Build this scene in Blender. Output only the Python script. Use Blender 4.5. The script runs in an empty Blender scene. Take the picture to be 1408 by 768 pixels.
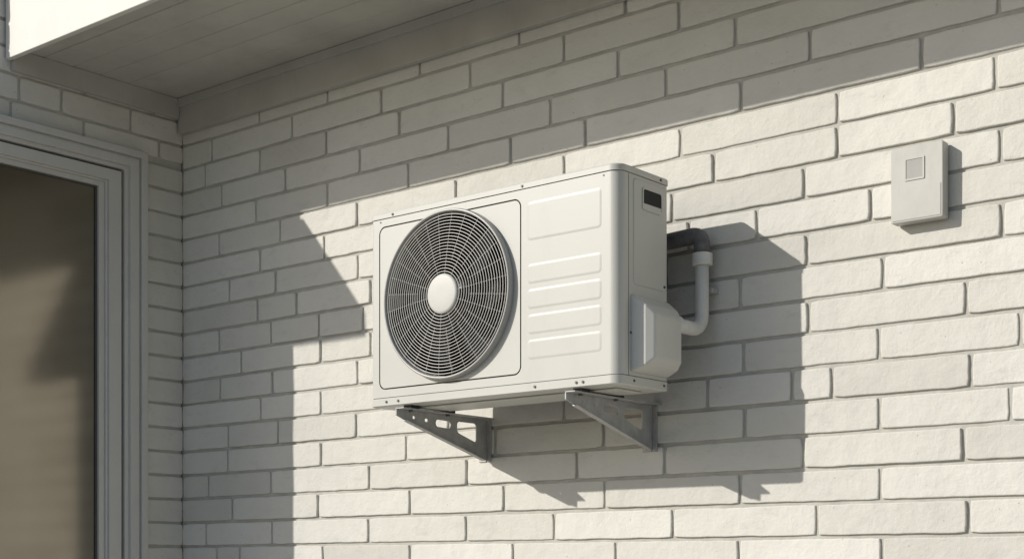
import bpy, bmesh, math, random
from mathutils import Vector, noise
random.seed(7)
GZ=1.6
scn=bpy.context.scene
WY=3.93; LX=-5.11; LY=3.03
FASC_Y=3.08; FASC_Z=1.975

# ---------------------------------------------------------------- materials
def nt(name):
    m=bpy.data.materials.new(name); m.use_nodes=True
    n=m.node_tree.nodes; l=m.node_tree.links
    return m,n,l,n['Principled BSDF']
def paint(name,col,rough=0.5,metal=0.0,var=0.06,scale=6,bump=0.0,bscale=250,dirt=0.0,dirtcol=(0.25,0.235,0.21),spec=0.4):
    m,n,l,b=nt(name)
    tc=n.new('ShaderNodeTexCoord')
    no=n.new('ShaderNodeTexNoise'); no.inputs['Scale'].default_value=scale; no.inputs['Detail'].default_value=3; no.inputs['Roughness'].default_value=0.6
    l.new(tc.outputs['Object'],no.inputs['Vector'])
    r=n.new('ShaderNodeValToRGB')
    r.color_ramp.elements[0].position=0.3; r.color_ramp.elements[1].position=0.7
    r.color_ramp.elements[0].color=(*[c*(1-var) for c in col],1)
    r.color_ramp.elements[1].color=(*[min(1,c*(1+var)) for c in col],1)
    l.new(no.outputs['Fac'],r.inputs['Fac'])
    out=r.outputs['Color']
    if dirt>0:
        n2=n.new('ShaderNodeTexNoise'); n2.inputs['Scale'].default_value=scale*3; n2.inputs['Detail'].default_value=6; n2.inputs['Roughness'].default_value=0.75
        mp=n.new('ShaderNodeMapping'); mp.inputs['Scale'].default_value=(1,1,0.35)
        l.new(tc.outputs['Object'],mp.inputs['Vector']); l.new(mp.outputs[0],n2.inputs['Vector'])
        r2=n.new('ShaderNodeMapRange'); r2.inputs['From Min'].default_value=0.52; r2.inputs['From Max'].default_value=0.78; r2.inputs['To Max'].default_value=dirt
        l.new(n2.outputs['Fac'],r2.inputs['Value'])
        mx=n.new('ShaderNodeMixRGB'); mx.inputs[2].default_value=(*dirtcol,1)
        l.new(r2.outputs[0],mx.inputs[0]); l.new(out,mx.inputs[1]); out=mx.outputs[0]
    l.new(out,b.inputs['Base Color'])
    rr=n.new('ShaderNodeMapRange'); rr.inputs['To Min'].default_value=max(0,rough-0.08); rr.inputs['To Max'].default_value=rough+0.08
    l.new(no.outputs['Fac'],rr.inputs['Value']); l.new(rr.outputs[0],b.inputs['Roughness'])
    b.inputs['Metallic'].default_value=metal
    b.inputs['Specular IOR Level'].default_value=spec
    if bump>0:
        n3=n.new('ShaderNodeTexNoise'); n3.inputs['Scale'].default_value=bscale; n3.inputs['Detail'].default_value=2
        l.new(tc.outputs['Object'],n3.inputs['Vector'])
        bp=n.new('ShaderNodeBump'); bp.inputs['Strength'].default_value=1; bp.inputs['Distance'].default_value=bump
        l.new(n3.outputs['Fac'],bp.inputs['Height']); l.new(bp.outputs[0],b.inputs['Normal'])
    return m

def brick_mat():
    m,n,l,b=nt('painted_brick')
    tc=n.new('ShaderNodeTexCoord'); at=n.new('ShaderNodeAttribute'); at.attribute_name='tone'
    base=n.new('ShaderNodeValToRGB'); e=base.color_ramp.elements
    e[0].position=0.0; e[0].color=(0.60,0.588,0.543,1); e[1].position=1.0; e[1].color=(0.70,0.688,0.645,1)
    x=base.color_ramp.elements.new(0.5); x.color=(0.66,0.648,0.603,1)
    l.new(at.outputs['Fac'],base.inputs['Fac'])
    n1=n.new('ShaderNodeTexNoise'); n1.inputs['Scale'].default_value=2.2; n1.inputs['Detail'].default_value=4; n1.inputs['Roughness'].default_value=0.65
    l.new(tc.outputs['Object'],n1.inputs['Vector'])
    m1=n.new('ShaderNodeMapRange'); m1.inputs['From Min'].default_value=0.3; m1.inputs['From Max'].default_value=0.7; m1.inputs['To Min'].default_value=0.92; m1.inputs['To Max'].default_value=1.03
    l.new(n1.outputs['Fac'],m1.inputs['Value'])
    mul=n.new('ShaderNodeVectorMath'); mul.operation='SCALE'
    l.new(base.outputs['Color'],mul.inputs[0]); l.new(m1.outputs[0],mul.inputs['Scale'])
    n2=n.new('ShaderNodeTexNoise'); n2.inputs['Scale'].default_value=16; n2.inputs['Detail'].default_value=6; n2.inputs['Roughness'].default_value=0.75
    mp=n.new('ShaderNodeMapping'); mp.inputs['Scale'].default_value=(0.6,0.6,1.5)
    l.new(tc.outputs['Object'],mp.inputs['Vector']); l.new(mp.outputs[0],n2.inputs['Vector'])
    m2=n.new('ShaderNodeMapRange'); m2.inputs['From Min'].default_value=0.54; m2.inputs['From Max'].default_value=0.76; m2.inputs['To Max'].default_value=0.45
    l.new(n2.outputs['Fac'],m2.inputs['Value'])
    mx=n.new('ShaderNodeMixRGB'); mx.inputs[2].default_value=(0.45,0.435,0.395,1)
    l.new(m2.outputs[0],mx.inputs[0]); l.new(mul.outputs[0],mx.inputs[1])
    v=n.new('ShaderNodeTexVoronoi'); v.inputs['Scale'].default_value=38
    l.new(tc.outputs['Object'],v.inputs['Vector'])
    vn=n.new('ShaderNodeMapRange'); vn.inputs['From Min'].default_value=0.05; vn.inputs['From Max'].default_value=0.12; vn.inputs['To Min'].default_value=1; vn.inputs['To Max'].default_value=0
    l.new(v.outputs['Distance'],vn.inputs['Value'])
    sel=n.new('ShaderNodeSeparateColor'); l.new(v.outputs['Color'],sel.inputs[0])
    gt=n.new('ShaderNodeMath'); gt.operation='GREATER_THAN'; gt.inputs[1].default_value=0.86; l.new(sel.outputs[0],gt.inputs[0])
    pit=n.new('ShaderNodeMath'); pit.operation='MULTIPLY'; l.new(vn.outputs[0],pit.inputs[0]); l.new(gt.outputs[0],pit.inputs[1])
    mx2=n.new('ShaderNodeMixRGB'); mx2.inputs[2].default_value=(0.31,0.295,0.265,1)
    pf=n.new('ShaderNodeMath'); pf.operation='MULTIPLY'; pf.inputs[1].default_value=0.65; l.new(pit.outputs[0],pf.inputs[0])
    l.new(pf.outputs[0],mx2.inputs[0]); l.new(mx.outputs[0],mx2.inputs[1])
    l.new(mx2.outputs[0],b.inputs['Base Color'])
    b.inputs['Roughness'].default_value=0.75; b.inputs['Specular IOR Level'].default_value=0.3
    n3=n.new('ShaderNodeTexNoise'); n3.inputs['Scale'].default_value=45; n3.inputs['Detail'].default_value=4; n3.inputs['Roughness'].default_value=0.68
    n4=n.new('ShaderNodeTexNoise'); n4.inputs['Scale'].default_value=12; n4.inputs['Detail'].default_value=1
    l.new(tc.outputs['Object'],n3.inputs['Vector']); l.new(tc.outputs['Object'],n4.inputs['Vector'])
    a=n.new('ShaderNodeMath'); a.operation='MULTIPLY_ADD'; a.inputs[1].default_value=1.8
    l.new(n4.outputs['Fac'],a.inputs[0]); l.new(n3.outputs['Fac'],a.inputs[2])
    bp=n.new('ShaderNodeBump'); bp.inputs['Strength'].default_value=0.9; bp.inputs['Distance'].default_value=0.003
    l.new(a.outputs[0],bp.inputs['Height']); l.new(bp.outputs[0],b.inputs['Normal'])
    return m

def glass_mat():
    m,n,l,b=nt('tinted_glass')
    n.remove(b); out=n['Material Output']
    g=n.new('ShaderNodeBsdfGlossy'); g.inputs['Roughness'].default_value=0.135; g.inputs['Color'].default_value=(0.92,0.84,0.70,1)
    d=n.new('ShaderNodeBsdfDiffuse'); d.inputs['Color'].default_value=(0.014,0.014,0.014,1)
    lw=n.new('ShaderNodeFresnel'); lw.inputs['IOR'].default_value=2.4
    tc=n.new('ShaderNodeTexCoord'); no=n.new('ShaderNodeTexNoise'); no.inputs['Scale'].default_value=2.5; no.inputs['Detail'].default_value=3
    l.new(tc.outputs['Object'],no.inputs['Vector'])
    mr=n.new('ShaderNodeMapRange'); mr.inputs['To Min'].default_value=0.06; mr.inputs['To Max'].default_value=0.12; l.new(no.outputs['Fac'],mr.inputs['Value'])
    ad=n.new('ShaderNodeMath'); ad.operation='ADD'; l.new(mr.outputs[0],ad.inputs[1]); l.new(lw.outputs[0],ad.inputs[0])
    mx=n.new('ShaderNodeMixShader'); l.new(ad.outputs[0],mx.inputs[0]); l.new(d.outputs[0],mx.inputs[1]); l.new(g.outputs[0],mx.inputs[2])
    l.new(mx.outputs[0],out.inputs['Surface'])
    return m

M_BRICK=brick_mat()
M_MORTAR=paint('painted_mortar',(0.46,0.448,0.41),0.85,var=0.12,scale=14,bump=0.0015,bscale=90,spec=0.2)
M_TRIM=paint('white_trim_paint',(0.66,0.65,0.61),0.5,var=0.05,scale=4,bump=0.0003,bscale=60,dirt=0.12)
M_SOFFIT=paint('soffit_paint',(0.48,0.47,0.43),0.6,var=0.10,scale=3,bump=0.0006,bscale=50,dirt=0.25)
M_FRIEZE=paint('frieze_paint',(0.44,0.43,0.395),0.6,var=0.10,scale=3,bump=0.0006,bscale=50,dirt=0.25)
M_WIN=paint('window_frame_paint',(0.56,0.555,0.53),0.4,var=0.03,scale=4,dirt=0.10)
M_GLASS=glass_mat()
M_AC=paint('appliance_enamel',(0.53,0.528,0.495),0.42,var=0.035,scale=2.5,bump=0.00014,bscale=400,dirt=0.20,dirtcol=(0.38,0.365,0.32))
M_AC2=paint('appliance_plastic',(0.56,0.557,0.525),0.45,var=0.03,scale=5,dirt=0.12,dirtcol=(0.40,0.38,0.34))
M_WIRE=paint('guard_wire',(0.66,0.65,0.61),0.35,var=0.04,scale=8)
M_RIM=paint('guard_rim',(0.38,0.378,0.365),0.35,metal=0.1,var=0.05,scale=8)
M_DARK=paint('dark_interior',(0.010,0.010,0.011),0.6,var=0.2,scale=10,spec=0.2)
M_RUB=paint('rubber',(0.03,0.03,0.03),0.7,var=0.2,scale=10,spec=0.2)
M_BLADE=paint('fan_blade_plastic',(0.022,0.023,0.026),0.35,var=0.15,scale=5)
M_GAP=paint('dark_gap',(0.10,0.097,0.09),0.7,var=0.1,scale=10)
M_STEEL=paint('galvanised_steel',(0.42,0.42,0.41),0.5,metal=0.15,var=0.16,scale=22,dirt=0.4,dirtcol=(0.22,0.21,0.19))
M_SCREW=paint('screw_metal',(0.14,0.135,0.125),0.4,metal=0.5,var=0.1)
M_PIPE=paint('pvc_pipe',(0.68,0.67,0.63),0.38,var=0.05,scale=12,dirt=0.2)
M_FOAM=paint('foam_insulation',(0.15,0.15,0.152),0.85,var=0.2,scale=40,bump=0.001,bscale=150)
M_BOX=paint('sensor_box_plastic',(0.47,0.465,0.435),0.45,var=0.06,scale=9,dirt=0.25)
M_BOX2=paint('sensor_window_plastic',(0.34,0.335,0.32),0.3,var=0.04,scale=9)
M_CONC=paint('concrete_paving',(0.33,0.315,0.285),0.85,var=0.15,scale=0.8,bump=0.004,bscale=30,dirt=0.3,spec=0.2)
M_ROOF=paint('roof_shingle',(0.09,0.085,0.08),0.85,var=0.3,scale=9,bump=0.01,bscale=20)

# ---------------------------------------------------------------- helpers
def empty(name,loc=(0,0,0)):
    o=bpy.data.objects.new(name,None); o.empty_display_size=0.1; o.location=(loc[0],loc[1],loc[2]+GZ)
    scn.collection.objects.link(o); return o
def mk(name,verts,faces,mat,parent=None,smooth=False,bevel=0,seg=2):
    me=bpy.data.meshes.new(name)
    off=Vector((0,0,GZ))
    if parent: off=off-parent.location
    me.from_pydata([tuple(Vector(v)+off) for v in verts],[],faces); me.update()
    bm=bmesh.new(); bm.from_mesh(me); bmesh.ops.recalc_face_normals(bm,faces=bm.faces); bm.to_mesh(me); bm.free()
    me.materials.append(mat)
    o=bpy.data.objects.new(name,me); scn.collection.objects.link(o)
    if parent: o.parent=parent
    if smooth:
        for p in me.polygons: p.use_smooth=True
    if bevel:
        b=o.modifiers.new('b','BEVEL'); b.width=bevel; b.segments=seg; b.limit_method='ANGLE'; b.harden_normals=False
    return o
def boxg(x0,x1,y0,y1,z0,z1):
    v=[(x,y,z) for x in (x0,x1) for y in (y0,y1) for z in (z0,z1)]
    f=[(0,1,3,2),(4,6,7,5),(0,4,5,1),(2,3,7,6),(0,2,6,4),(1,5,7,3)]
    return v,f
def box(name,x0,x1,y0,y1,z0,z1,mat,parent=None,bevel=0.002,seg=2):
    v,f=boxg(x0,x1,y0,y1,z0,z1); return mk(name,v,f,mat,parent,bevel=bevel,seg=seg)
class G:
    def __init__(s): s.v=[]; s.f=[]
    def add(s,v,f):
        k=len(s.v); s.v+=v; s.f+=[tuple(i+k for i in q) for q in f]
def ringsurf(rings,cap0=False,cap1=False,close=False):
    n=len(rings[0]); v=[p for r in rings for p in r]; f=[]
    R=len(rings); rr=R if close else R-1
    for i in range(rr):
        a=i*n; b=((i+1)%R)*n
        for j in range(n):
            k=(j+1)%n; f.append((a+j,a+k,b+k,b+j))
    if cap0: f.append(tuple(range(n-1,-1,-1)))
    if cap1: f.append(tuple((R-1)*n+j for j in range(n)))
    return v,f
def rrect(u0,u1,w0,w1,r,seg=8):
    pts=[]
    for cx,cz,a0 in ((u1-r,w1-r,0),(u0+r,w1-r,90),(u0+r,w0+r,180),(u1-r,w0+r,270)):
        for i in range(seg+1):
            a=math.radians(a0+90*i/seg); pts.append((cx+r*math.cos(a),cz+r*math.sin(a)))
    return pts
def tube(path,rad,n=16,caps=True):
    rings=[]; path=[Vector(p) for p in path]
    up=None
    for i,p in enumerate(path):
        t=(path[min(i+1,len(path)-1)]-path[max(i-1,0)]).normalized()
        if up is None:
            up=t.orthogonal().normalized()
        up=(up-t*up.dot(t)).normalized(); s=t.cross(up)
        r=rad[i] if isinstance(rad,(list,tuple)) else rad
        rings.append([tuple(p+up*math.cos(2*math.pi*j/n)*r+s*math.sin(2*math.pi*j/n)*r) for j in range(n)])
    return ringsurf(rings,caps,caps)
def fillet(pts,r,seg=10):
    pts=[Vector(p) for p in pts]; out=[pts[0]]
    for i in range(1,len(pts)-1):
        a=(pts[i-1]-pts[i]).normalized(); b=(pts[i+1]-pts[i]).normalized()
        p0=pts[i]+a*r; p1=pts[i]+b*r
        for k in range(seg+1):
            t=k/seg; out.append(p0*(1-t)**2+pts[i]*2*t*(1-t)+p1*t*t)
    out.append(pts[-1]); return out
def cyl(c,ax,r,h,n=16):
    c=Vector(c); ax=Vector(ax).normalized()
    return tube([c,c+ax*h],r,n)
def boolean(o,cutter,op='DIFFERENCE'):
    m=o.modifiers.new('x','BOOLEAN'); m.object=cutter; m.operation=op; m.solver='EXACT'
    dg=bpy.context.evaluated_depsgraph_get(); me=bpy.data.meshes.new_from_object(o.evaluated_get(dg))
    o.modifiers.clear(); o.data=me; bpy.data.objects.remove(cutter)

# ---------------------------------------------------------------- brick walls
PITCH=0.102; Z0=0.093
# measured head-joint positions (metres along the main wall) for the courses that show
ROWS={-1:[-3.25,-2.80,-2.335,-1.86],
 0:[-4.52,-3.963,-3.47,-3.07,-2.578,-2.059,-1.592],
 1:[-4.77,-4.246,-3.754,-3.291,-2.847,-2.327,-1.86],
 2:[-4.53,-3.97,-3.46,-2.966,-2.606,-2.115,-1.615],
 3:[-4.80,-4.238,-3.769,-3.33,-2.853,-2.316,-1.86,-1.474],
 4:[-4.80,-4.488,-4.033,-3.55,-3.02,-2.45,-2.152,-2.016,-1.592],
 5:[-4.60,-4.240,-3.76,-3.28,-2.80,-2.322,-1.86,-1.45],
 6:[-4.85,-4.52,-4.03,-3.52,-3.02,-2.56,-2.088,-1.604],
 7:[-4.72,-4.238,-3.955,-3.45,-2.90,-2.327,-1.853,-1.42],
 8:[-4.86,-4.53,-4.24,-4.0,-3.6,-3.1,-2.60,-2.10,-1.504],
 9:[-4.62,-4.38,-3.95,-3.45,-2.90,-2.52,-2.27,-1.890,-1.694],
 10:[-4.80,-4.50,-4.02,-3.5,-3.0,-2.58,-2.103,-1.504],
 11:[-4.60,-4.22,-3.76,-3.3,-2.83,-2.42,-1.994,-1.64],
 12:[-4.86,-4.48,-4.03,-3.52,-3.02,-2.55,-1.994,-1.514],
 13:[-4.62,-4.2,-3.76,-3.26,-2.93,-2.33,-1.737],
 14:[-4.85,-4.45,-4.02,-3.55,-3.08,-2.606,-2.083,-1.514],
 15:[-4.6,-4.2,-3.80,-3.3,-2.80,-2.348,-1.737],
 16:[-4.4,-3.9,-3.45,-3.02,-2.55,-2.05,-1.60],
 17:[-4.6,-4.2,-3.7,-3.22,-2.76,-2.30,-1.84]}
def brick_wall(name,mapf,u0,u1,zlo,zhi,length,parent,phase=0.0,half=0.13,jd=0.0015,rows=None):
    v=[];f=[];tone=[]
    k=math.floor((zlo-Z0)/PITCH)
    G2=0.0046
    while Z0+k*PITCH<zhi-0.01:
        za=max(Z0+k*PITCH,zlo)+G2; zb=min(Z0+(k+1)*PITCH,zhi)-G2
        if zb-za<0.02: k+=1; continue
        base=(-1.86 if k%2 else -2.085)+phase
        n0=math.floor((u0-base)/length)-1; J=[]
        j=n0
        while base+j*length<u1+length:
            p=base+j*length+random.uniform(-0.028,0.028)
            J.append(p)
            if random.random()<half: J.append(p+length*random.choice((0.42,0.5,0.36,0.62)))
            j+=1
        if rows and k in rows:
            R=rows[k]; J=sorted([p for p in J if p<R[0]-0.28 or p>R[-1]+0.28]+[r+random.uniform(-0.006,0.006) for r in R])
        J=[u0]+[p for p in sorted(J) if u0+0.06<p<u1-0.06]+[u1]
        wv=lambda u: noise.noise(Vector((u*1.1,k*3.3,1.7)))*0.0018
        for p,q in zip(J,J[1:]):
                if q-p<0.03: continue
                p+=G2;q-=G2
                dj=random.uniform(-jd,jd); t=min(1,max(0,random.gauss(0.5,0.27)))
                tx=random.uniform(-0.0014,0.0014); tz=random.uniform(-0.0011,0.0011)
                nu=max(3,int((q-p)/0.03)); nz=4
                bp_=[]
                for i in range(nu): bp_.append((p+(q-p)*i/nu,za))
                for i in range(nz): bp_.append((q,za+(zb-za)*i/nz))
                for i in range(nu): bp_.append((q-(q-p)*i/nu,zb))
                for i in range(nz): bp_.append((p,zb-(zb-za)*i/nz))
                L=[]
                cx=(p+q)/2; cz=(za+zb)/2
                sd=random.uniform(0,50)
                for (ins,d) in ((0,-0.014),(0.0003,-0.0038),(0.0014,-0.0009),(0.0038,0.0)):
                    ring=[]
                    for (u,z) in bp_:
                        nn=noise.noise(Vector((u*19+sd,z*23,sd)))*0.0016+noise.noise(Vector((u*60+sd,z*60,sd)))*0.0014
                        I=ins+nn+0.0006
                        du=min(u-p,q-u); dz=min(z-za,zb-z)
                        uu=u+(I if u<=p+I else (-I if u>=q-I else 0))
                        zz=z+(I if z<=za+I else (-I if z>=zb-I else 0))
                        if du<1e-6 and dz<1e-6:
                            uu+=0.0022*(1 if u<cx else -1); zz+=0.0018*(1 if z<cz else -1)
                        fr=(uu-cx)/(q-p); fz=(zz-cz)/(zb-za)
                        dd=d+(dj+tx*fr*2+tz*fz*2 if d>-0.01 else 0)
                        ring.append(mapf(uu,zz+wv(uu),dd))
                    L.append(ring)
                vv,ff=ringsurf(L,False,True)
                o=len(v); v+=vv; f+=[tuple(i+o for i in x) for x in ff]; tone+=[t]*len(vv)
        k+=1
    ob=mk(name,v,f,M_BRICK,parent)
    ca=ob.data.attributes.new('tone','FLOAT','POINT'); ca.data.foreach_set('value',tone)
    return ob

house=empty('brick_house',(LX,WY,-GZ))
mainmap=lambda u,z,n:(u,WY-n,z)
sidemap=lambda u,z,n:(LX+n,u,z)
frontmap=lambda u,z,n:(u,LY-n,z)
TOPM=2.02
XR=3.2
MD=0.0080
brick_wall('main_wall_bricks',mainmap,LX-0.003,XR,-GZ,TOPM,0.475,house,rows=ROWS)
box('main_wall_core',LX-0.3,XR-0.01,WY+MD,WY+0.26,-GZ-0.02,2.6,M_MORTAR,house,bevel=0)
WT=1.748; WOUT=3.726; SILL=-0.55
brick_wall('side_wall_bricks',sidemap,LY,WY+0.010,WT+0.0,4.4,0.36,house,phase=0.13,half=0.1)
brick_wall('side_pier_bricks',sidemap,WOUT,WY+0.010,SILL,WT,0.36,house,phase=0.06,half=0.0)
brick_wall('side_base_bricks',sidemap,LY,WY+0.010,-GZ,SILL,0.36,house,phase=0.13,half=0.1)
brick_wall('front_wall_bricks',frontmap,-9.0,LX-0.002,WT+0.0,4.4,0.475,house)
brick_wall('front_base_bricks',frontmap,-9.0,LX-0.002,-GZ,SILL,0.475,house)
brick_wall('front_pier_bricks',frontmap,-9.0,-7.2,SILL,WT,0.475,house)
box('side_upper_core',-9.0,LX-MD,LY+MD,WY,WT,4.4,M_MORTAR,house,bevel=0)
box('side_base_core',-9.0,LX-MD,LY+MD,WY,-GZ-0.02,SILL,M_MORTAR,house,bevel=0)
box('side_pier_core',-5.4,LX-MD,WOUT,WY,SILL,WT,M_MORTAR,house,bevel=0)
box('front_pier_core',-9.0,-7.2,LY+MD,WY,SILL,WT,M_MORTAR,house,bevel=0)
box('rear_mass',-9.0,LX-0.31,WY+0.001,6.5,-GZ-0.02,4.4,M_MORTAR,house,bevel=0)
box('rear_mass_main',LX-0.3,XR-0.01,WY+0.261,6.5,-GZ-0.02,2.6,M_MORTAR,house,bevel=0)
box('side_block_roof',-9.4,LX+0.02,2.7,6.9,4.401,4.55,M_ROOF,house)
def frame_ring(name,yo,zo,wy,wz,pr,mat,dp=0.06,bev=0.002):
    x1=LX+pr; x0=LX-dp
    zo_b=SILL
    yl=LY+0.004
    v=[(x,y,z) for x in (x0,x1) for (y,z) in ((yl,zo),(yo,zo),(yo,zo_b),(yo-wy,zo_b),(yo-wy,zo-wz),(yl,zo-wz))]
    f=[(0,1,4,5),(1,2,3,4),(6,11,10,7),(7,10,9,8)]+[(i,6+i,6+(i+1)%6,(i+1)%6) for i in range(6)]
    return mk(name,v,f,mat,house,bevel=bev,seg=2)
y=WOUT; z=WT
prof=[(0.030,0.028,0.036,M_WIN),(0.010,0.008,0.020,M_WIN),(0.040,0.034,0.027,M_WIN),(0.020,0.016,0.012,M_WIN),(0.012,0.010,-0.012,M_GAP),(0.060,0.046,0.006,M_WIN),(0.010,0.008,-0.004,M_WIN),(0.026,0.020,-0.014,M_WIN),(0.006,0.005,-0.026,M_GAP)]
names=['casing_outer','casing_step','casing_flat','casing_inner','frame_gap','sash_frame','sash_step','glazing_bead','gasket']
for (wy,wz,pr,mt),nm in zip(prof,names):
    frame_ring('window_'+nm,y,z,wy+0.0,wz,pr,mt); y-=wy; z-=wz
GYe=y; GZt=z
box('window_glass_side',LX-0.05,LX-0.035,LY+0.03,GYe,SILL,GZt,M_GLASS,house,bevel=0)
box('window_glass_front',-7.2,LX-0.03,LY+0.02,LY+0.034,SILL,WT-0.05,M_GLASS,house,bevel=0)
box('window_head_front',-7.2,LX-0.065,LY+0.005,LY+0.08,WT-0.05,WT-0.001,M_WIN,house)
box('window_sill',LX-0.06,LX+0.05,LY+0.01,WOUT+0.03,SILL-0.045,SILL-0.001,M_WIN,house,bevel=0.004)
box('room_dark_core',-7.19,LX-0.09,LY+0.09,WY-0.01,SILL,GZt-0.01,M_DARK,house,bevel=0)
cv=[];
for x in (-7.6,LX):
    for (yy,zz) in ((LY-0.012,1.745),(2.60,1.745),(2.60,1.835),(LY-0.012,1.985)): cv.append((x,yy,zz))
mk('window_canopy',cv,[(0,1,2,3),(4,7,6,5),(0,4,5,1),(1,5,6,2),(2,6,7,3),(3,7,4,0)],M_TRIM,house,bevel=0.003)
# eaves ----------------------------------------------------
SZ=2.02
nb=6; depth0=WY-0.030; w=(depth0-(FASC_Y+0.025))/nb
g=G()
for i in range(nb):
    y0=FASC_Y+0.025+i*w; y1=y0+w
    xs=[LX+0.004,LX+2.1+0.5*(i%3),LX+4.6+0.4*((i+1)%3),XR+0.3]
    for a,b in zip(xs,xs[1:]):
        a+=0.001;b-=0.001
        dz=random.uniform(0,0.0014)
        pr=[(y0+0.0012,SZ+0.012),(y0+0.0012,SZ+0.0025+dz),(y0+0.004,SZ+dz),(y1-0.004,SZ+dz),(y1-0.0012,SZ+0.0025+dz),(y1-0.0012,SZ+0.012)]
        v,f=ringsurf([[(a,p,q) for p,q in pr],[(b,p,q) for p,q in pr]],True,True)
        g.add(v,f)
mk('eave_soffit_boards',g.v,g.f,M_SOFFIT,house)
box('eave_soffit_backing',LX+0.01,XR+0.3,FASC_Y+0.02,WY+0.005,SZ+0.0145,SZ+0.03,M_GAP,house,bevel=0)
box('eave_fascia',LX+0.004,XR+0.3,FASC_Y,FASC_Y+0.024,FASC_Z,FASC_Z+0.27,M_TRIM,house,bevel=0.003)
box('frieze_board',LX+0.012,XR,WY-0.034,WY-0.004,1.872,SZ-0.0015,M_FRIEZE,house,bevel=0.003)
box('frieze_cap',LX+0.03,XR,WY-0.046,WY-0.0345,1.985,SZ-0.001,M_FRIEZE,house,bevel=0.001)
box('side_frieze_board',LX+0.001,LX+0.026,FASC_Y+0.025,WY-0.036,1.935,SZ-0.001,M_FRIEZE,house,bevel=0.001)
rv=[(LX+0.004,FASC_Y-0.03,2.25),(XR+0.35,FASC_Y-0.03,2.25),(XR+0.35,7.0,3.9),(LX+0.004,7.0,3.9)]
rv=rv+[(a,b,c+0.06) for a,b,c in rv]
mk('roof_slope',rv,[(0,1,2,3),(4,7,6,5),(0,4,5,1),(1,5,6,2),(2,6,7,3),(3,7,4,0)],M_ROOF,house)

# ---------------------------------------------------------------- ground
mk('ground',[(-300,-300,-GZ),(300,-300,-GZ),(300,300,-GZ),(-300,300,-GZ)],[(0,1,2,3)],M_CONC)

# ---------------------------------------------------------------- air conditioner
AX0,AX1=-3.504,-2.474; AY0,AY1=3.485,3.745; AZ0,AZ1=0.543,1.196
ac=empty('air_conditioner_outdoor_unit',((AX0+AX1)/2,(AY0+AY1)/2,AZ0))
def plan(x0,x1,y0,y1,rr,rl,rb,seg=10):
    pts=[]
    for cx,cy,r,a0 in ((x1-rb,y1-rb,rb,0),(x0+rb,y1-rb,rb,90),(x0+rl,y0+rl,rl,180),(x1-rr,y0+rr,rr,270)):
        for i in range(seg+1):
            a=math.radians(a0+90*i/seg); pts.append((cx+r*math.cos(a),cy+r*math.sin(a)))
    return pts
def prism(name,outs,mat,**k):
    rings=[[(p[0],p[1],z) for p in pl] for pl,z in outs]
    v,f=ringsurf(rings,True,True)
    return mk(name,v,f,mat,ac,**k)
def P(e=0.0): return plan(AX0-e,AX1+e,AY0-e,AY1+e,0.034+e,0.014+e,0.01+e)
body=prism('cabinet_body',[(P(),AZ0+0.030),(P(),AZ1-0.022)],M_AC)
FC=(-3.150,0.884); FR=0.262
n=96
cut=mk('cut',*ringsurf([[(FC[0]+FR*math.cos(2*math.pi*j/n),yy,FC[1]+FR*math.sin(2*math.pi*j/n)) for j in range(n)] for yy in (AY0-0.05,AY0+0.2)],True,True),M_DARK)
body.data.materials.append(M_DARK)
boolean(body,cut)
PX0,PX1,PZ0,PZ1=-3.466,-2.846,0.600,1.149
def groove(x0,x1,z0,z1,r,wd,dp):
    o=rrect(x0,x1,z0,z1,r); i_=rrect(x0+wd,x1-wd,z0+wd,z1-wd,max(0.001,r-wd))
    rings=[[(a,AY0-0.01,b) for a,b in o],[(a,AY0+dp,b) for a,b in o],[(a,AY0+dp,b) for a,b in i_],[(a,AY0-0.01,b) for a,b in i_]]
    v,f=ringsurf(rings,close=True); return mk('cut',v,f,M_GAP)
boolean(body,groove(PX0,PX1,PZ0,PZ1,0.028,0.0042,0.006))
me=body.data
me.materials.clear(); me.materials.append(M_AC); me.materials.append(M_DARK); me.materials.append(M_GAP)
off=ac.location
for p in me.polygons:
    c=p.center+off; cx,cy,cz=c.x,c.y,c.z-GZ
    r=math.hypot(cx-FC[0],cz-FC[1])
    p.material_index=0
    if r<FR+0.003 and cy>AY0+0.004: p.material_index=1
    elif PX0-0.001<cx<PX1+0.001 and PZ0-0.001<cz<PZ1+0.001 and AY0+0.0008<cy<AY0+0.0065 and r>FR+0.004: p.material_index=2
bv=body.modifiers.new('b','BEVEL'); bv.width=0.0012; bv.segments=2; bv.limit_method='ANGLE'; bv.angle_limit=math.radians(50)
prism('cabinet_lid',[(P(0.0035),AZ1-0.0205),(P(0.0035),AZ1-0.005),(P(0.0015),AZ1-0.0015),(P(-0.003),AZ1)],M_AC)
prism('base_seam',[(P(-0.004),AZ0+0.0285),(P(-0.004),AZ0+0.0300)],M_GAP)
prism('lid_seam',[(P(-0.003),AZ1-0.0220),(P(-0.003),AZ1-0.0205)],M_GAP)
prism('base_pan',[(P(-0.006),AZ0),(P(0.002),AZ0+0.003),(P(0.002),AZ0+0.0275),(P(-0.001),AZ0+0.0285)],M_AC)
box('base_pan_rib',AX0+0.06,AX1-0.06,AY0+0.07,AY1-0.05,AZ0-0.006,AZ0-0.0005,M_AC,ac,bevel=0.003)
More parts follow.
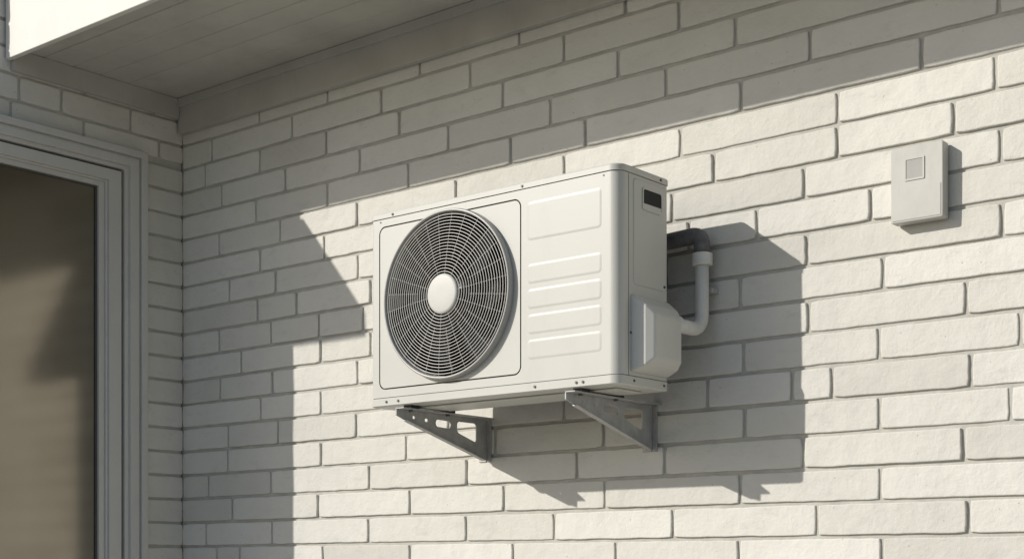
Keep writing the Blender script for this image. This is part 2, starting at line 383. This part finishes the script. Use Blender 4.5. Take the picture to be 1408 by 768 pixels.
def emboss(name,x0,x1,z0,z1,r,h=0.0011,sl=0.009,mat=M_AC):
    rings=[[(a,AY0+0.0002,b) for a,b in rrect(x0,x1,z0,z1,r)],
           [(a,AY0-h*0.25,b) for a,b in rrect(x0+sl*0.3,x1-sl*0.3,z0+sl*0.3,z1-sl*0.3,r-sl*0.3)],
           [(a,AY0-h*0.85,b) for a,b in rrect(x0+sl*0.75,x1-sl*0.75,z0+sl*0.75,z1-sl*0.75,r-sl*0.75)],
           [(a,AY0-h,b) for a,b in rrect(x0+sl,x1-sl,z0+sl,z1-sl,max(0.002,r-sl))]]
    v,f=ringsurf(rings,False,True); o=mk(name,v,f,mat,ac,smooth=True)
    for p in o.data.polygons:
        if len(p.vertices)>4: p.use_smooth=False
    return o
for i,(a,b) in enumerate(((1.010,1.132),(0.876,0.940),(0.798,0.862),(0.720,0.784),(0.642,0.706))):
    emboss('embossed_rib_%d'%(i+1),-2.822,-2.536,a,b,0.014)
def lathe(prof,n=128,c=FC,y0=AY0,cap=False):
    rings=[[(c[0]+r*math.cos(2*math.pi*j/n),y0-h,c[1]+r*math.sin(2*math.pi*j/n)) for j in range(n)] for r,h in prof]
    return ringsurf(rings,False,cap)
mk('guard_rim',*lathe([(0.2755,0.0002),(0.2755,0.016),(0.2735,0.022),(0.270,0.0245),(0.266,0.0225),(0.2645,0.014),(0.2615,-0.01)]),M_RIM,ac,smooth=True)
g=G()
def dome(r): return 0.018+0.012*(1-(r/0.262)**2)
def wire_ring(r,wr,off=0,n=120,m=8):
    rings=[]
    for j in range(n):
        a=2*math.pi*j/n; ca,sa=math.cos(a),math.sin(a); ring=[]
        for k in range(m):
            b=2*math.pi*k/m; rr=r+wr*math.cos(b)
            ring.append((FC[0]+rr*ca,AY0-dome(r)-off-wr*math.sin(b),FC[1]+rr*sa))
        rings.append(ring)
    return ringsurf(rings,close=True)
NR=19
for i in range(NR):
    r=0.072+(0.257-0.072)*i/(NR-1)
    g.add(*wire_ring(r,0.00120))
for i in range(28):
    a=2*math.pi*(i+0.5)/28
    r0=0.055 if i%2==0 else 0.11
    path=[(FC[0]+r*math.cos(a),AY0-dome(r)+0.0020,FC[1]+r*math.sin(a)) for r in [r0+(0.264-r0)*t/8 for t in range(9)]]
    g.add(*tube(path,0.00060,6))
mk('guard_wires',g.v,g.f,M_WIRE,ac,smooth=True)
mk('guard_hub',*lathe([(0.064,0.020),(0.065,0.029),(0.063,0.0325),(0.055,0.0338),(0.02,0.0342)],64,cap=True),M_AC2,ac,smooth=True)
g=G()
mk('fan_hub',*lathe([(0.062,-0.12),(0.060,-0.045),(0.05,-0.036),(0.02,-0.033)],48,cap=True),M_BLADE,ac,smooth=True)
for bI in range(3):
    a0=bI*2*math.pi/3+0.55
    NA,NRD=10,8
    V=[]
    for s in range(2):
        for i in range(NA+1):
            for j in range(NRD+1):
                r=0.055+(0.245-0.055)*j/NRD
                sweep=0.35*(j/NRD)**1.5
                a=a0+sweep+(i/NA)*(0.95+0.35*j/NRD)
                h=-0.050-0.085*(i/NA)-0.01*math.sin(math.pi*i/NA)-s*0.003
                V.append((FC[0]+r*math.cos(a),AY0-h,FC[1]+r*math.sin(a)))
    F=[];q=(NA+1)*(NRD+1)
    for s in range(2):
        for i in range(NA):
            for j in range(NRD):
                k=s*q+i*(NRD+1)+j; F.append((k,k+1,k+NRD+2,k+NRD+1))
    g.add(V,F)
mk('fan_blades',g.v,g.f,M_BLADE,ac,smooth=True)
def sideplate(name,y0,y1,z0,z1,r,h,sl,mat,x=AX1):
    rings=[[(x-0.0005,a,b) for a,b in rrect(y0,y1,z0,z1,r)],[(x+h*0.8,a,b) for a,b in rrect(y0+sl*0.4,y1-sl*0.4,z0+sl*0.4,z1-sl*0.4,r)],[(x+h,a,b) for a,b in rrect(y0+sl,y1-sl,z0+sl,z1-sl,r)]]
    v,f=ringsurf(rings,False,True); return mk(name,v,f,mat,ac)
sideplate('side_seam',3.533,3.5355,AZ0+0.03,AZ1-0.024,0.0010,0.0004,0.0002,M_GAP)
sideplate('side_panel_emboss',3.556,3.728,0.845,1.165,0.012,0.003,0.007,M_AC)
sp=sideplate('handle_pocket',3.604,3.702,1.080,1.140,0.008,0.0042,0.0008,M_RUB)
g=G()
o_=rrect(3.600,3.706,1.076,1.144,0.011); i_=rrect(3.605,3.701,1.081,1.139,0.008)
g.add(*ringsurf([[(AX1+0.002,a,b) for a,b in o_],[(AX1+0.0062,a,b) for a,b in o_],[(AX1+0.0062,a,b) for a,b in i_],[(AX1+0.002,a,b) for a,b in i_]]))
mk('handle_lip',g.v,g.f,M_AC,ac)
box('handle_grip_bar',AX1+0.0043,AX1+0.0058,3.606,3.700,1.081,1.096,M_AC,ac,bevel=0.0005)
def vrect(x,y0,y1,z0,z1): return [(x,y0,z0),(x,y1,z0),(x,y1,z1),(x,y0,z1)]
rings=[vrect(AX1-0.001,3.545,3.742,0.585,0.815),vrect(AX1+0.006,3.545,3.742,0.585,0.815),vrect(AX1+0.046,3.556,3.732,0.600,0.783),vrect(AX1+0.070,3.574,3.716,0.622,0.752)]
v,f=ringsurf(rings,False,True)
mk('valve_cover',v,f,M_AC2,ac,bevel=0.008,seg=4)
def screws(pts,ax,r=0.0045,h=0.003,nm='screws',mat=M_SCREW):
    g=G()
    for p in pts:
        g.add(*cyl(p,ax,r,h,14)); g.add(*cyl(Vector(p)+Vector(ax)*h,ax,r*0.55,h*0.5,6))
    return mk(nm,g.v,g.f,mat,ac)
zz=AZ0+0.015
screws([(-3.43,AY0-0.0015,zz),(-3.375,AY0-0.0015,zz),(-2.79,AY0-0.0015,zz),(-2.63,AY0-0.0015,zz),(-2.605,AY0-0.0015,zz),(-2.84,AY0-0.003,AZ1-0.012),(-3.40,AY0-0.003,AZ1-0.012)],(0,-1,0),nm='front_screws')
screws([(AX1+0.003,3.70,AZ1-0.012),(AX1+0.001,3.56,zz),(AX1+0.001,3.72,zz),(AX1+0.003,3.72,0.86),(AX1-0.0003,3.545,0.70)],(1,0,0),r=0.004,nm='side_screws')
screws([(AX0+0.045,AY0+0.0003,1.165),(-2.53,AY0+0.0003,1.165)],(0,-1,0),r=0.0028,h=0.002,nm='panel_screws')

# ---------------------------------------------------------------- wall brackets
def bracket(xc,name):
    e=empty(name,(xc,WY,0.533))
    zt=0.528
    cu=bpy.data.curves.new('c','CURVE'); cu.dimensions='2D'; cu.fill_mode='BOTH'; cu.extrude=0.0022
    def poly(pts):
        s=cu.splines.new('POLY'); s.points.add(len(pts)-1); s.use_cyclic_u=True
        for q,(a,b) in zip(s.points,pts): q.co=(a,b,0,1)
    poly([(3.462,zt),(WY-0.002,zt),(WY-0.002,0.385),(WY-0.030,0.385),(3.500,0.495),(3.462,0.508)])
    def oval(a0,a1,b0,b1,sk=0):
        r=(b1-b0)/2; pts=[]
        for k in range(9): t=math.radians(90-180*k/8); pts.append((a1-r+r*math.cos(t),(b0+b1)/2+r*math.sin(t)+sk))
        for k in range(9): t=math.radians(270-180*k/8); pts.append((a0+r+r*math.cos(t),(b0+b1)/2+r*math.sin(t)))
        return pts
    poly(oval(3.655,3.735,0.484,0.509,-0.002))
    tri=fillet([(3.80,0.510,0),(3.765,0.510,0),(3.765,0.472,0),(3.868,0.442,0),(3.868,0.510,0),(3.80,0.510,0)],0.014,5)
    poly([(p.x,p.y) for p in tri][:-1])
    poly(oval(3.60,3.618,0.496,0.508)); poly(oval(3.54,3.554,0.501,0.512))
    tmp=bpy.data.objects.new('t',cu); scn.collection.objects.link(tmp)
    dg=bpy.context.evaluated_depsgraph_get(); me=bpy.data.meshes.new_from_object(tmp.evaluated_get(dg))
    bpy.data.objects.remove(tmp)
    off=Vector((0,0,GZ))-e.location
    for v in me.vertices:
        a,b,c=v.co; v.co=Vector((xc+c,a,b))+off
    me.materials.clear(); me.materials.append(M_STEEL)
    o=bpy.data.objects.new('gusset_plate',me); scn.collection.objects.link(o); o.parent=e
    for p in me.polygons: p.use_smooth=False
    box('top_flange',xc-0.0022,xc+0.036,3.462,WY-0.003,zt+0.0003,zt+0.0040,M_STEEL,e,bevel=0.001)
    box('wall_flange',xc-0.036,xc-0.0026,WY-0.006,WY-0.001,0.378,zt-0.001,M_STEEL,e,bevel=0.001)
    box('wall_flange_lip',xc+0.0026,xc+0.020,WY-0.006,WY-0.001,0.378,zt-0.001,M_STEEL,e,bevel=0.001)
    a=Vector((0,WY-0.03,0.385)); b=Vector((0,3.500,0.495)); nrm=Vector((0,-0.24,-0.97)).normalized()*0.004
    vs=[]
    for x in (xc-0.002,xc+0.018):
        for p in (a,b,b+nrm,a+nrm): vs.append((x,p.y,p.z-0.0005))
    mk('strut_flange',vs,[(0,1,2,3),(4,7,6,5),(0,4,5,1),(1,5,6,2),(2,6,7,3),(3,7,4,0)],M_STEEL,e,bevel=0.0008)
    g=G()
    for z in (0.408,0.505):
        g.add(*cyl((xc-0.020,WY-0.006,z),(0,-1,0),0.0085,0.0015,20)); g.add(*cyl((xc-0.020,WY-0.0075,z),(0,-1,0),0.0060,0.006,6))
    g.add(*cyl((xc+0.017,3.515,zt-0.0005),(0,0,-1),0.007,0.006,6)); g.add(*cyl((xc+0.017,3.70,zt-0.0005),(0,0,-1),0.007,0.006,6))
    mk('bolts',g.v,g.f,M_SCREW,e)
    g=G()
    g.add(*boxg(xc-0.0,xc+0.034,3.50,3.54,zt+0.0043,AZ0-0.0003)); g.add(*boxg(xc-0.0,xc+0.034,3.68,3.72,zt+0.0043,AZ0-0.0003))
    mk('mounting_feet',g.v,g.f,M_RUB,e)
    return e
bracket(-3.365,'wall_bracket'); bracket(-2.655,'wall_bracket')

# ---------------------------------------------------------------- pipes
pp=empty('refrigerant_pipe',(-2.43,WY,0.75))
px=-2.432
path=fillet([(px+0.0,3.700,0.742),(px,3.875,0.742),(px,3.875,0.985)],0.062,14)
mk('conduit_pipe',*tube(path,0.0215,24),M_PIPE,pp,smooth=True)
g=G()
g.add(*tube([(px,3.875,z) for z in (0.945,0.947,0.983,0.985)],[0.028,0.0325,0.0325,0.028],28))
mk('pipe_collar',g.v,g.f,M_PIPE,pp,bevel=0.0015)
g=G(); g.add(*tube([(px,y,0.742) for y in (3.712,3.713,3.732,3.734)],[0.025,0.028,0.028,0.025],28)); mk('pipe_gland',g.v,g.f,M_PIPE,pp)
path=fillet([(px,3.875,0.985),(px,3.875,1.045),(-2.75,3.875,1.030)],0.04,10)
mk('insulated_pipe',*tube(path,0.026,22),M_FOAM,pp,smooth=True)
mk('wall_clip',*boxg(px-0.028,px+0.028,3.893,WY-0.001,0.862,0.878),M_STEEL,pp,bevel=0.001)

# ---------------------------------------------------------------- sensor box
sb=empty('wall_sensor_box',(-1.73,WY,1.09))
bx0,bx1,bz0,bz1=-1.806,-1.650,0.982,1.197
def wr(x0,x1,z0,z1,r,y): return [(a,y,b) for a,b in rrect(x0,x1,z0,z1,r,5)]
box('mounting_plate',bx0+0.008,bx1-0.008,WY-0.010,WY-0.001,bz0+0.008,bz1-0.008,M_GAP,sb,bevel=0.001)
YF=WY-0.045
v,f=ringsurf([wr(bx0,bx1,bz0,bz1,0.007,WY-0.009),wr(bx0,bx1,bz0,bz1,0.007,YF+0.003),wr(bx0+0.001,bx1-0.001,bz0+0.001,bz1-0.001,0.006,YF+0.0008),wr(bx0+0.003,bx1-0.003,bz0+0.003,bz1-0.003,0.005,YF)],True,True)
mk('housing',v,f,M_BOX,sb)
v,f=ringsurf([wr(-1.764,-1.704,1.098,1.162,0.003,YF-0.0002),wr(-1.764,-1.704,1.098,1.162,0.003,YF-0.0025),wr(-1.759,-1.709,1.103,1.157,0.002,YF-0.0025),wr(-1.759,-1.709,1.103,1.157,0.002,YF-0.0004)],False,False)
mk('display_bezel',v,f,M_BOX,sb)
v,f=ringsurf([wr(-1.7595,-1.7085,1.1025,1.1575,0.002,YF-0.0006),wr(-1.7595,-1.7085,1.1025,1.1575,0.002,YF-0.0010)],False,True)
mk('display_window',v,f,M_BOX2,sb)
box('lower_cover',bx0+0.006,bx1-0.006,YF-0.0016,YF-0.0002,bz0+0.006,1.078,M_BOX,sb,bevel=0.0007)

# ---------------------------------------------------------------- lights, world, camera
L=Vector((0.85,1.0,-0.645)).normalized()
sun=bpy.data.lights.new('sun','SUN'); sun.energy=3.9; sun.angle=math.radians(0.55); sun.color=(1.0,0.95,0.865)
so=bpy.data.objects.new('sun',sun); so.rotation_euler=L.to_track_quat('-Z','Y').to_euler(); so.location=(-6,-6,6); scn.collection.objects.link(so)
wd=bpy.data.worlds.new('World'); scn.world=wd; wd.use_nodes=True
n=wd.node_tree.nodes; l=wd.node_tree.links
sk=n.new('ShaderNodeTexSky'); sk.sky_type='NISHITA'; sk.sun_disc=False
sk.sun_elevation=math.asin(-L.z); sk.sun_rotation=math.atan2(-L.x,-L.y)
sk.air_density=1.0; sk.dust_density=1.0; sk.ozone_density=1.2
l.new(sk.outputs[0],n['Background'].inputs['Color']); n['Background'].inputs['Strength'].default_value=0.095
cam=bpy.data.cameras.new('camera'); co=bpy.data.objects.new('camera',cam); scn.collection.objects.link(co)
co.location=(0,0,GZ); co.rotation_euler=(math.radians(90),0,math.radians(39.6))
cam.lens=50.86; cam.sensor_width=36; cam.shift_y=(780-384)/1408; cam.clip_end=2000; cam.clip_start=0.05
scn.camera=co
scn.view_settings.view_transform='Standard'; scn.view_settings.look='None'; scn.view_settings.exposure=0; scn.view_settings.gamma=1
